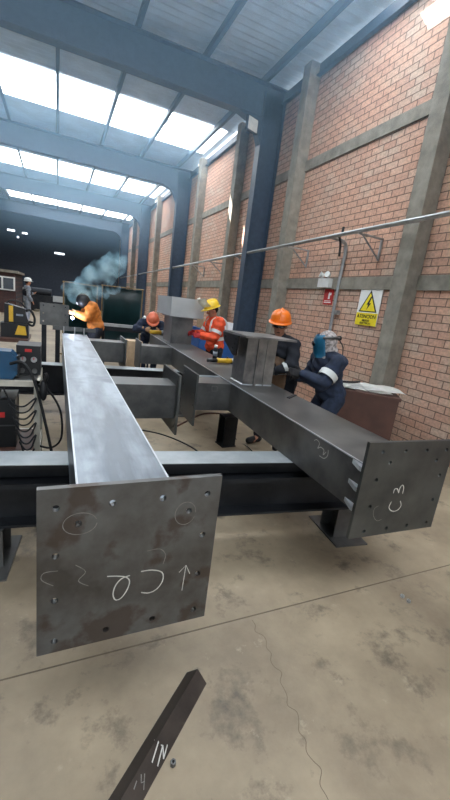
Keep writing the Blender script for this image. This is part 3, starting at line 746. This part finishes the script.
part('housing', box(B(), -.16, .16, .02, .08, -.14, .14), 'steel_black', fl, .01); part('lens', box(B(), -.14, .14, .01, .02, -.12, .12), 'visor', fl); part('bracket_arm', tube(B(), [(0, .06, 0), (.12, .1, .03), (.34, .14, .06)], .015, 8, 1), 'steel_black', fl)
# blue cabinet with boxes behind the orange-jacketed man
bc = thing('blue_cabinet', 'blue steel cabinet behind the man in the orange jacket', 'cabinet', (3.3, 8.1, 0))
part('body', box(B(), -.45, .45, -.3, .3, .08, 1.12), 'blue_bin', bc, .01); part('plinth', box(B(), -.43, .43, -.28, .28, 0, .08), 'black', bc)
for x in (-.22, .22):
    d = part('door', box(B(), x-.21, x+.21, -.315, -.3, .12, 1.08), 'blue_bin', bc); part('handle', box(B(), x*.25-.01, x*.25+.01, -.335, -.315, .55, .7), 'galv', d)
def carton(label, x, y, z, w, d, h, mat='cardboard'):
    o = thing('cardboard_box', label, 'box', (x, y, z), .1, 'boxes on the blue cabinet')
    part('carton', box(B(), -w/2, w/2, -d/2, d/2, 0, h), mat, o); part('tape', box(B(), -.03, .03, -d/2-.002, d/2+.002, h-.06, h+.002), 'paper', o)
carton('larger cardboard box on the blue cabinet', 3.1, 8.0, 1.12, .4, .35, .22)
carton('smaller pale box on the wall side of the cabinet', 3.55, 8.1, 1.12, .28, .3, .18, 'paper')
cabt = thing('side_bench', 'dark bench standing between blue cabinet and brick wall', 'bench', (3.88, 6.9, 0))
part('bench_top', box(B(), -.35, .5, -.35, .35, .95, 1.0), 'steel_dark', cabt)
for x in (-.3, .45):
    for y in (-.3, .3): part('leg', box(B(), x-.03, x+.03, y-.03, y+.03, 0, .95), 'steel_dark', cabt)

# ------------------------------------------------------------------ people
def cap(bm, a, b, ra, rb):
    cone(bm, a, b, ra, rb, 12); ell(bm, a, (ra,)*3, None, 12, 8); ell(bm, b, (rb,)*3, None, 12, 8)

def hand_shapes(bm, wr, d, th, grow=0, curl=.7):
    """palm and five fingers: wr wrist, d along the hand, th towards the thumb"""
    wr, d, th = Vector(wr), Vector(d).normalized(), Vector(th).normalized()
    th = (th - d*th.dot(d)).normalized(); n = d.cross(th).normalized()
    palm = wr+d*.05
    R = Matrix((th, d, n)).transposed()
    ell(bm, palm, (.042+grow, .052+grow, .018+grow), R)
    cap(bm, wr-d*.02, wr+d*.03, .028+grow, .026+grow)
    for i, (off, L) in enumerate(((.03, .072), (.01, .08), (-.011, .074), (-.031, .058))):
        a = palm+d*.04+th*off
        c1 = .35*curl; c2 = 1.0*curl; c3 = 1.6*curl
        b = a+(d*math.cos(c1)-n*math.sin(c1))*L*.45; c = b+(d*math.cos(c2)-n*math.sin(c2))*L*.32; e = c+(d*math.cos(c3)-n*math.sin(c3))*L*.25
        for p, q, r1, r2 in ((a, b, .0095, .009), (b, c, .009, .008), (c, e, .008, .007)): cap(bm, p, q, r1+grow, r2+grow)
    a = wr+d*.025+th*.03; b = a+th*.03+d*.025-n*.008; c = b+d*.032+th*.004-n*.012
    cap(bm, a, b, .013+grow, .011+grow); cap(bm, b, c, .0105+grow, .009+grow)

def person(label, loc, rz, J, top, pants, hat=None, glove=None, glove_mat='glove', voxel=.012, group='workers in the hall', extras=None, hands=True, bulk=0, top_h=None):
    """J: joints in local frame; forward = -y, person's left = +x"""
    o = thing('person', label, 'person', loc, rz, group)
    J = {k: Vector(v) for k, v in J.items()}
    hq = Euler(J['head_rot'], 'XYZ').to_matrix()
    def limb_body(bm, g):
        cap(bm, J['pelvis'], J['waist'], .115+g, .11+g); cap(bm, J['waist'], J['chest'], .11+g, .125+g)
        ell(bm, J['pelvis'], (.16+g, .115+g, .12+g))
        sh = (J['shL']-J['shR']).normalized()
        up = (J['chest']-J['waist']).normalized(); fw = sh.cross(up)
        R = Matrix((sh, -fw, up)).transposed()
        ell(bm, J['chest'], (.175+g, .12+g, .17+g), R)
        for s in 'LR':
            cap(bm, J['chest']+up*.1, J['sh'+s], .08+g, .062+g)
            cap(bm, J['sh'+s], J['el'+s], .055+g, .043+g); cap(bm, J['el'+s], J['wr'+s], .042+g, .03+g*.9)
            cap(bm, J['pelvis'], J['hip'+s], .11+g, .095+g); cap(bm, J['hip'+s], J['kn'+s], .088+g, .06+g); cap(bm, J['kn'+s], J['an'+s], .058+g, .042+g)
    # body
    bm = B(); limb_body(bm, 0)
    cap(bm, J['chest']+(J['neck']-J['chest'])*.5, J['neck'], .075, .056); hc = J['head']
    cap(bm, J['neck'], hc-hq @ V(0, -.01, .05), .054, .058)
    T = lambda x, y, z: hc+hq @ V(x, y, z)
    ell(bm, T(0, 0, .02), (.076, .095, .1), hq); ell(bm, T(0, -.02, -.055), (.058, .07, .06), hq); ell(bm, T(0, -.06, -.09), (.03, .025, .025), hq)
    cap(bm, T(0, -.088, .02), T(0, -.112, -.018), .009, .015)
    for s in (-1, 1): ell(bm, T(s*.078, .005, -.005), (.012, .02, .032), hq); ell(bm, T(s*.03, -.083, .032), (.026, .014, .01), hq)
    for s in 'LR':
        if hands: hand_shapes(bm, J['wr'+s], J['hd'+s], J['th'+s])
        else: cap(bm, J['wr'+s], J['wr'+s]+J['hd'+s].normalized()*.1, .03, .03)
        an = J['an'+s]; cap(bm, an, V(an.x, an.y-.11, .035), .04, .032)
    part('body', union_mesh(bm, voxel, 2), 'skin', o, smooth=True)
    # clothes: jacket and trousers
    g = .022+bulk
    bm = B()
    cap(bm, J['pelvis']+(J['waist']-J['pelvis'])*.2, J['waist'], .13+g, .115+g); cap(bm, J['waist'], J['chest'], .115+g, .125+g)
    sh = (J['shL']-J['shR']).normalized(); up = (J['chest']-J['waist']).normalized(); fw = sh.cross(up); R = Matrix((sh, -fw, up)).transposed()
    ell(bm, J['chest'], (.18+g, .125+g, .18+g), R)
    ell(bm, J['pelvis']+up*.03, (.165+g, .13+g, .12+g), R)
    cap(bm, J['chest']+up*.1, J['neck']-(J['neck']-J['chest']).normalized()*.03, .09+g*.5, .062+g*.4)
    for s in 'LR':
        cap(bm, J['chest']+up*.1, J['sh'+s], .085+g, .064+g); cap(bm, J['sh'+s], J['el'+s], .06+g, .05+g); cap(bm, J['el'+s], J['wr'+s]+(J['el'+s]-J['wr'+s])*.08, .05+g, .038+g*.6)
    b2 = union_mesh(bm, voxel, 3)
    for v in b2.verts:                    # folds
        p = v.co; k = .006*math.sin(p.z*58+p.x*23)+.005*math.sin(p.x*41-p.y*37+p.z*19)
        v.co = p+v.normal*k
    part('jacket', b2, top, o, smooth=True)
    bm = B(); ell(bm, J['pelvis'], (.165+g*.7, .125+g*.7, .12), R)
    for s in 'LR':
        cap(bm, J['pelvis'], J['hip'+s], .112+g*.6, .1+g*.6); cap(bm, J['hip'+s], J['kn'+s], .095+g*.6, .07+g*.6); cap(bm, J['kn'+s], J['an'+s]+V(0, 0, .03), .068+g*.6, .06+g*.5)
    part('trousers', union_mesh(bm, voxel, 3), pants, o, smooth=True)
    for s in 'LR':
        an = J['an'+s]; bm = B(); cap(bm, an+V(0, 0, .06), V(an.x, an.y, .05), .058, .052); cap(bm, V(an.x, an.y+.02, .048), V(an.x+(.02 if s == 'L' else -.02), an.y-.17, .044), .047, .043)
        b2 = union_mesh(bm, voxel, 2)
        for v in b2.verts: v.co.z = max(v.co.z, 0)
        part('boot', b2, 'boot', o, smooth=True)
        if glove:
            bm = B(); hand_shapes(bm, J['wr'+s], J['hd'+s], J['th'+s], .005); cap(bm, J['wr'+s]+(J['el'+s]-J['wr'+s]).normalized()*.07, J['wr'+s], .05, .036)
            part('glove', union_mesh(bm, min(voxel, .008), 1), glove_mat, o, smooth=True)
    # face details and hair
    if extras is None or 'mask' not in extras:
        for s in (-1, 1): part('eye', ell(B(), T(s*.031, -.09, .012), (.012, .008, .008), hq, 10, 8), 'paper', o, smooth=True)
        part('mouth', ell(B(), T(0, -.089, -.058), (.024, .008, .006), hq, 12, 8), 'wood_red', o, smooth=True)
    bm = B(); ell(bm, T(0, .018, .03), (.083, .094, .1), hq); 
    bmesh.ops.delete(bm, geom=[v for v in bm.verts if (hq.transposed() @ (v.co-hc)).y < -.03 and (hq.transposed() @ (v.co-hc)).z < .08 or (hq.transposed() @ (v.co-hc)).z < -.05], context='VERTS')
    part('hair', bm, 'hair', o, smooth=True)
    if hat:
        prof = [(.128, .0), (.13, .012), (.126, .05), (.112, .09), (.085, .118), (.045, .134), (.004, .138)]
        mt = Matrix.Translation(T(0, .005, .055)) @ hq.to_4x4() @ Matrix.Diagonal((.92, 1.08, .98, 1))
        hm = part('helmet', lathe(B(), prof, 28, mt), hat, o, smooth=True)
        bm = B(); n = 28; rr = []
        for i in range(n):
            t = 2*PI*i/n; e = .018+.045*max(0, -math.sin(t))**2
            rr.append([bm.verts.new(mt @ V(math.cos(t)*q, math.sin(t)*q, z)) for q, z in ((.122, .004), (.128+e, -.006), (.128+e, -.001), (.124, .014))])
        for i in range(n):
            a, b = rr[i], rr[(i+1) % n]
            for k in range(4): bm.faces.new((a[k], a[(k+1) % 4], b[(k+1) % 4], b[k]))
        part('brim', bm, hat, hm, smooth=True)
        bm = B(); tube(bm, [mt @ V(0, -.12, .05), mt @ V(0, -.09, .115), mt @ V(0, 0, .142), mt @ V(0, .09, .115), mt @ V(0, .12, .05)], .012); part('ridge', bm, hat, hm, smooth=True)
    return o, J, T, hq

def band(o, a, b, r, t0, t1, name='reflective_band', mat='reflect'):
    a, b = Vector(a), Vector(b); part(name, cone(B(), a+(b-a)*t0, a+(b-a)*t1, r, r*.97, 20, False), mat, o, smooth=True)

STAND = dict(pelvis=(0, 0, .93), waist=(0, .0, 1.08), chest=(0, 0, 1.28), neck=(0, -.01, 1.47), head=(0, -.03, 1.6), head_rot=(0, 0, 0),
             shL=(.19, 0, 1.4), shR=(-.19, 0, 1.4), elL=(.25, .02, 1.12), elR=(-.25, .02, 1.12), wrL=(.24, -.12, .9), wrR=(-.24, -.12, .9),
             hipL=(.1, 0, .88), hipR=(-.1, 0, .88), knL=(.11, -.03, .49), knR=(-.11, -.03, .49), anL=(.12, .03, .09), anR=(-.12, .03, .09),
             hdL=(0, -.5, -.8), hdR=(0, -.5, -.8), thL=(-.6, -.6, .2), thR=(.6, -.6, .2))
def pose(**k): d = dict(STAND); d.update(k); return d
FWD_W = -PI/2                            # turn so that forward (-y) faces -x (away from the brick wall)

# worker in orange helmet, leaning over the upright stub
o, J, T, hq = person('worker in orange helmet and dark clothes bending over the upright stub', (2.52, 3.86, 0), FWD_W+.45,
    pose(pelvis=(0, .05, .88), waist=(0, .0, 1.03), chest=(0, -.08, 1.22), neck=(0, -.15, 1.4), head=(0, -.19, 1.51), head_rot=(.2, 0, .5), shL=(.17, -.1, 1.31), shR=(-.17, -.1, 1.31),
         elL=(.25, -.2, 1.1), elR=(-.24, -.18, 1.08), wrL=(.12, -.33, 1.0), wrR=(-.1, -.34, 1.0), hdL=(-.3, -.8, .0), hdR=(.3, -.8, 0), thL=(-.3, 0, .9), thR=(.3, 0, .9),
         hipL=(.1, .05, .84), hipR=(-.1, .05, .84), knL=(.13, -.06, .47), knR=(-.13, -.02, .47), anL=(.15, .04, .09), anR=(-.15, -.06, .09)), 'black_cloth', 'black_cloth', 'orange', True, 'glove')
gl = part('safety_glasses', ell(B(), T(0, -.086, .012), (.072, .022, .022), hq, 20, 10), 'glass_dark', o, smooth=True)
part('temple', tube(B(), [T(-.072, -.08, .015), T(-.082, .0, .012)], .004, 6, 1), 'black', gl); part('temple', tube(B(), [T(.072, -.08, .015), T(.082, .0, .012)], .004, 6, 1), 'black', gl)
band(o, J['elL'], J['wrL'], .068, .3, .5); band(o, J['shR'], J['elR'], .088, .5, .66)
bm = B(); n = 10; g = []
for i in range(n+1):
    t = -.9+1.8*i/n
    g.append([bm.verts.new(V(math.sin(t)*.2, -math.cos(t)*.19-q, z)) for q, z in ((.02, 1.16), (.02, 1.02), (-.0, .85), (.04, .62), (.04, .5))])
for a, b in zip(g, g[1:]):
    for k in range(4): bm.faces.new((a[k], b[k], b[k+1], a[k+1]))
bmesh.ops.solidify(bm, geom=bm.faces[:], thickness=.006); part('leather_apron', bm, 'apron', o, smooth=True)
# tool in his hands
gd = thing('hand_grinder', 'grinder with steel guard held by the worker in orange helmet', 'grinder', (2.17, 3.62, 1.02), 0)
part('motor_body', cone(B(), (.02, .05, .0), (.2, .16, .03), .03, .033), 'black', gd, smooth=True); part('disc_guard', cone(B(), (-.0, .02, -.02), (-.0, .02, .0), .06, .06, 20), 'galv', gd)

# welder with blue mask and navy jacket
o, J, T, hq = person('welder in navy jacket with blue face shield and printed head wrap', (2.9, 3.4, 0), FWD_W-.1,
    pose(pelvis=(0, .05, .8), waist=(0, .0, .95), chest=(0, -.06, 1.11), neck=(0, -.11, 1.28), head=(0, -.14, 1.385), head_rot=(.25, 0, -.25), shL=(.2, -.07, 1.21), shR=(-.2, -.07, 1.21),
         elL=(.26, -.27, .98), elR=(-.26, -.12, .95), wrL=(.12, -.45, 1.04), wrR=(-.1, -.36, .97), hdL=(-.3, -.9, .1), hdR=(.3, -.9, .1), thL=(-.3, 0, .9), thR=(.3, 0, .9),
         hipL=(.1, .05, .76), hipR=(-.1, .05, .76), knL=(.13, -.12, .44), knR=(-.13, -.1, .44), anL=(.14, .04, .09), anR=(-.14, .04, .09)), 'navy', 'navy', None, True, 'glove', bulk=.012, extras=('mask',))
bm = B(); ell(bm, T(0, .02, .03), (.105, .115, .115), hq); ell(bm, T(0, .03, -.09), (.1, .1, .09), hq); ell(bm, T(0, .02, -.15), (.14, .13, .06), hq)
part('head_wrap', union_mesh(bm, .012, 3), 'cloth_pattern', o, smooth=True)
bm = B(); n = 12; g = []
for i in range(n+1):
    t = -1.25+2.5*i/n
    g.append([bm.verts.new(T(math.sin(t)*.12*w, -math.cos(t)*.135*w2-.0, z)) for z, w, w2 in ((.11, .8, .72), (.07, 1, .98), (0, 1.02, 1.08), (-.08, .98, 1.1), (-.14, .8, 1.05))])
for a, b in zip(g, g[1:]):
    for k in range(4): bm.faces.new((a[k], b[k], b[k+1], a[k+1]))
bmesh.ops.solidify(bm, geom=bm.faces[:], thickness=.008); mk = part('face_shield', bm, 'mask_blue', o, smooth=True)
part('shield_window', ell(B(), T(0, -.145, .02), (.05, .012, .03), hq, 16, 8), 'glass_dark', mk, smooth=True)
part('head_band', tube(B(), [T(-.1, -.06, .08), T(-.112, .03, .07), T(-.07, .12, .05), T(0, .145, .04), T(.07, .12, .05), T(.112, .03, .07), T(.1, -.06, .08)], .014), 'steel_dark', mk, smooth=True)
part('ratchet_knob', cone(B(), T(0, .14, .04), T(0, .175, .04), .028, .024, 14), 'black', mk)
part('shield_strap', tube(B(), [T(.03, .14, .03), T(.05, .17, -.05), T(.04, .17, -.14), T(.03, .16, -.2)], .006), 'black', o, smooth=True)
band(o, J['shL'], J['elL'], .107, .55, .78)
th = thing('welding_torch', 'slim welding rod holder in the gloves of the blue-masked welder', 'torch', (2.52, 3.5, .97), 0)
part('grip', cone(B(), (.0, 0, 0), (-.12, .05, .02), .014, .012), 'black', th); part('rod', cone(B(), (-.12, .05, .02), (-.3, .12, -.015), .004, .003, 6), 'galv', th)

# man in orange jacket and yellow helmet at the far stub
o, J, T, hq = person('man in orange reflective jacket and yellow helmet with raised visor', (2.55, 6.14, 0), FWD_W+.05,
    pose(chest=(0, -.04, 1.26), neck=(0, -.08, 1.44), head=(0, -.12, 1.55), head_rot=(.4, 0, 0), shL=(.19, -.04, 1.37), shR=(-.19, -.04, 1.37), elL=(.23, -.14, 1.12), elR=(-.23, -.14, 1.12),
         wrL=(.14, -.34, 1.12), wrR=(-.14, -.34, 1.13), hdL=(-.1, -.9, 0), hdR=(.1, -.9, 0), thL=(-.3, 0, .9), thR=(.3, 0, .9)), 'hivis', 'black_cloth', 'yellow_hat', True, 'red_glove', .014, bulk=.01)
for s in 'LR': band(o, J['sh'+s], J['el'+s], .096, .55, .75)
bm = B(); sh_, ch = J['shL'], J['waist']
for sx in (-1, 1): tube(bm, [(sx*.11, .12, 1.1), (sx*.12, .145, 1.25), (sx*.11, .1, 1.4), (sx*.1, -.02, 1.45), (sx*.1, -.15, 1.38), (sx*.1, -.17, 1.2)], .02, 6)
part('reflective_band', bm, 'reflect', o, smooth=True); band(o, (0, 0, 1.06), (0, -.01, 1.12), .165, 0, 1)
bm = B(); n = 10; g = []
for i in range(n+1):
    t = -1.2+2.4*i/n; g.append([bm.verts.new(T(math.sin(t)*.135, -math.cos(t)*.15-q, z)) for z, q in ((.1, .0), (.18, .05), (.26, .06))])
for a, b in zip(g, g[1:]):
    for k in range(2): bm.faces.new((a[k], b[k], b[k+1], a[k+1]))
bmesh.ops.solidify(bm, geom=bm.faces[:], thickness=.004); part('raised_visor', bm, 'visor', o, smooth=True)

# man bending over the far end of the right girder
o, J, T, hq = person('stooping man in navy with salmon helmet at the far girder end', (1.88, 8.3, 0), -.15,
    pose(pelvis=(0, .12, .82), waist=(0, .02, .95), chest=(0, -.15, 1.06), neck=(0, -.3, 1.14), head=(0, -.4, 1.17), head_rot=(.75, 0, 0), shL=(.21, -.2, 1.1), shR=(-.21, -.2, 1.1), elL=(.33, -.32, .98), elR=(-.33, -.32, .98),
         wrL=(.13, -.5, 1.0), wrR=(-.13, -.5, 1.0), hdL=(-.4, -.8, -.1), hdR=(.4, -.8, -.1), thL=(-.5, 0, .8), thR=(.5, 0, .8), hipL=(.1, .12, .78), hipR=(-.1, .12, .78), knL=(.13, -.05, .45), knR=(-.13, -.05, .45)), 'navy', 'navy', 'salmon_hat', True, 'leather_glove', .015)
bm = B(); tube(bm, [(-.2, .02, 1.12), (-.16, -.1, 1.22), (-.14, -.24, 1.2)], .024, 6); part('reflective_band', bm, 'reflect', o, smooth=True)
gg = thing('disc_grinder', 'yellow grinder under the hands of the stooping man', 'grinder', (1.82, 7.5, .93), .3)
part('motor_body', cone(B(), (-.14, 0, .05), (.1, 0, .05), .035, .04), 'yellow', gg, smooth=True); part('gear_head', ell(B(), (.14, 0, .05), (.05, .04, .045)), 'galv', gg, smooth=True); part('disc', cone(B(), (.15, 0, .0), (.15, 0, .01), .06, .06, 20), 'black', gg)

# welder in orange leather under the smoke
o, J, T, hq = person('welder in orange leather jacket crouched at the bright welding arc', (.71, 8.55, 0), FWD_W+.1,
    pose(pelvis=(0, .06, .86), waist=(0, .02, 1.01), chest=(0, -.04, 1.19), neck=(0, -.12, 1.35), head=(0, -.2, 1.4), head_rot=(.55, 0, 0), shL=(.19, -.06, 1.3), shR=(-.19, -.06, 1.3), elL=(.24, -.18, 1.08), elR=(-.24, -.18, 1.08),
         wrL=(.12, -.36, 1.13), wrR=(-.12, -.36, 1.13), hdL=(-.3, -.9, .1), hdR=(.3, -.9, .1), thL=(-.3, 0, .9), thR=(.3, 0, .9), hipL=(.1, .06, .82), hipR=(-.1, .06, .82), knL=(.14, -.08, .46), knR=(-.14, -.08, .46)), 'leather_orange', 'black_cloth', None, True, 'leather_glove', .015, bulk=.02, extras=('mask',))
bm = B(); ell(bm, T(0, -.02, .01), (.12, .14, .15), hq); mk = part('welding_helmet', union_mesh(bm, .015, 1), 'black', o, smooth=True)
part('helmet_window', ell(B(), T(0, -.155, .02), (.05, .014, .032), hq, 14, 8), 'visor', mk, smooth=True)

# far man in grey
o, J, T, hq = person('man in grey overalls standing far off beside the brick office', (-1.12, 17.6, 0), PI*.6,
    pose(elL=(.26, -.08, 1.13), wrL=(.1, -.26, 1.2), hdL=(-.5, -.6, .3)), 'grey_cloth', 'grey_cloth', 'white', False, 'glove', .02, hands=True)
part('dark_vest', (lambda bm: (ell(bm, (0, 0, 1.22), (.225, .175, .2)), bm)[1])(B()), 'black_cloth', o, smooth=True)
part('shoulder_bag', box(B(), .2, .34, -.12, .08, 1.2, 1.4), 'paper', o, .02)

# arc and smoke
AX = (.275, 8.25, 1.05)
tag(part('welding_arc', ell(B(), (0, 0, 0), (.03, .03, .03)), 'arc', None, smooth=True, loc=AX), 'bright bluish welding arc in front of the orange welder', 'welding arc')
bm = B()
for x, y, z, r in ((.3, 8.3, 1.45, .16), (.42, 8.6, 1.62, .2), (.55, 8.8, 1.75, .24), (.72, 9.0, 1.92, .28), (.92, 9.1, 2.1, .3), (1.1, 9.2, 2.22, .28), (1.24, 9.3, 2.42, .24), (1.0, 9.1, 1.95, .2), (1.3, 9.3, 2.2, .16), (.6, 8.9, 1.5, .2), (.9, 9.2, 1.6, .2), (.2, 8.6, 1.6, .18), (1.2, 9.4, 1.75, .18)): ell(bm, (x+.04, y+.4, z), (r*1.15, r*.8, r), None, 14, 10)
sm = union_mesh(bm, .05, 6)
so = part('smoke', sm, volume_mat('smoke_plume', (.38, .74, .98, 1), 4.6, 3.6), None, smooth=True); tag(so, 'blue plume of welding smoke rising above the orange welder', 'smoke', kind='stuff')
hz = part('haze', box(B(), XL+.05, 4.05, 1.5, 26, 2.72, RZ-.02), volume_mat('hall_haze', (.45, .73, 1, 1), .058, rise=(2.6, 6.6)), None); tag(hz, 'thin blue welding haze hanging under the hall roof', 'haze', kind='stuff')

# ------------------------------------------------------------------ light, world, camera
W = bpy.data.worlds.new('World'); S.world = W; W.use_nodes = True
bg = W.node_tree.nodes['Background']; bg.inputs['Color'].default_value = (.82, .92, 1, 1); bg.inputs['Strength'].default_value = 1.4
sun = bpy.data.lights.new('sun', 'SUN'); sun.energy = 45; sun.angle = .01; sun.color = (1, .95, .88)
so_ = bpy.data.objects.new('sun', sun); COL.objects.link(so_)
so_.rotation_euler = Vector((1, -1.5, -2)).to_track_quat('-Z', 'Y').to_euler()
pl = bpy.data.lights.new('arc_light', 'POINT'); pl.energy = 14; pl.color = (.7, .8, 1); pl.shadow_soft_size = .03
po = bpy.data.objects.new('arc_light', pl); COL.objects.link(po); po.location = (AX[0], AX[1]-.04, AX[2]+.05)

cam = bpy.data.cameras.new('camera'); co = bpy.data.objects.new('camera', cam); COL.objects.link(co)
pitch, yaw, roll = -0.24416017, 0.43890705, 0.12631888
cy, sy = math.cos(yaw), math.sin(yaw)
f = V(sy*math.cos(pitch), cy*math.cos(pitch), math.sin(pitch)); r = V(cy, -sy, 0); u = r.cross(f)
r2 = math.cos(roll)*r+math.sin(roll)*u; u2 = -math.sin(roll)*r+math.cos(roll)*u
co.matrix_world = Matrix(((r2.x, u2.x, -f.x, 0), (r2.y, u2.y, -f.y, 0), (r2.z, u2.z, -f.z, 1.65), (0, 0, 0, 1)))
cam.sensor_fit = 'VERTICAL'; cam.sensor_height = 36; cam.lens = 373.007/800*36; cam.clip_end = 200
S.camera = co
vs_ = S.view_settings; vs_.view_transform = 'Standard'; vs_.look = 'None'; vs_.gamma = 1; vs_.use_curve_mapping = False
vs_.exposure = .2
S.cycles.max_bounces = 8; S.cycles.volume_bounces = 2
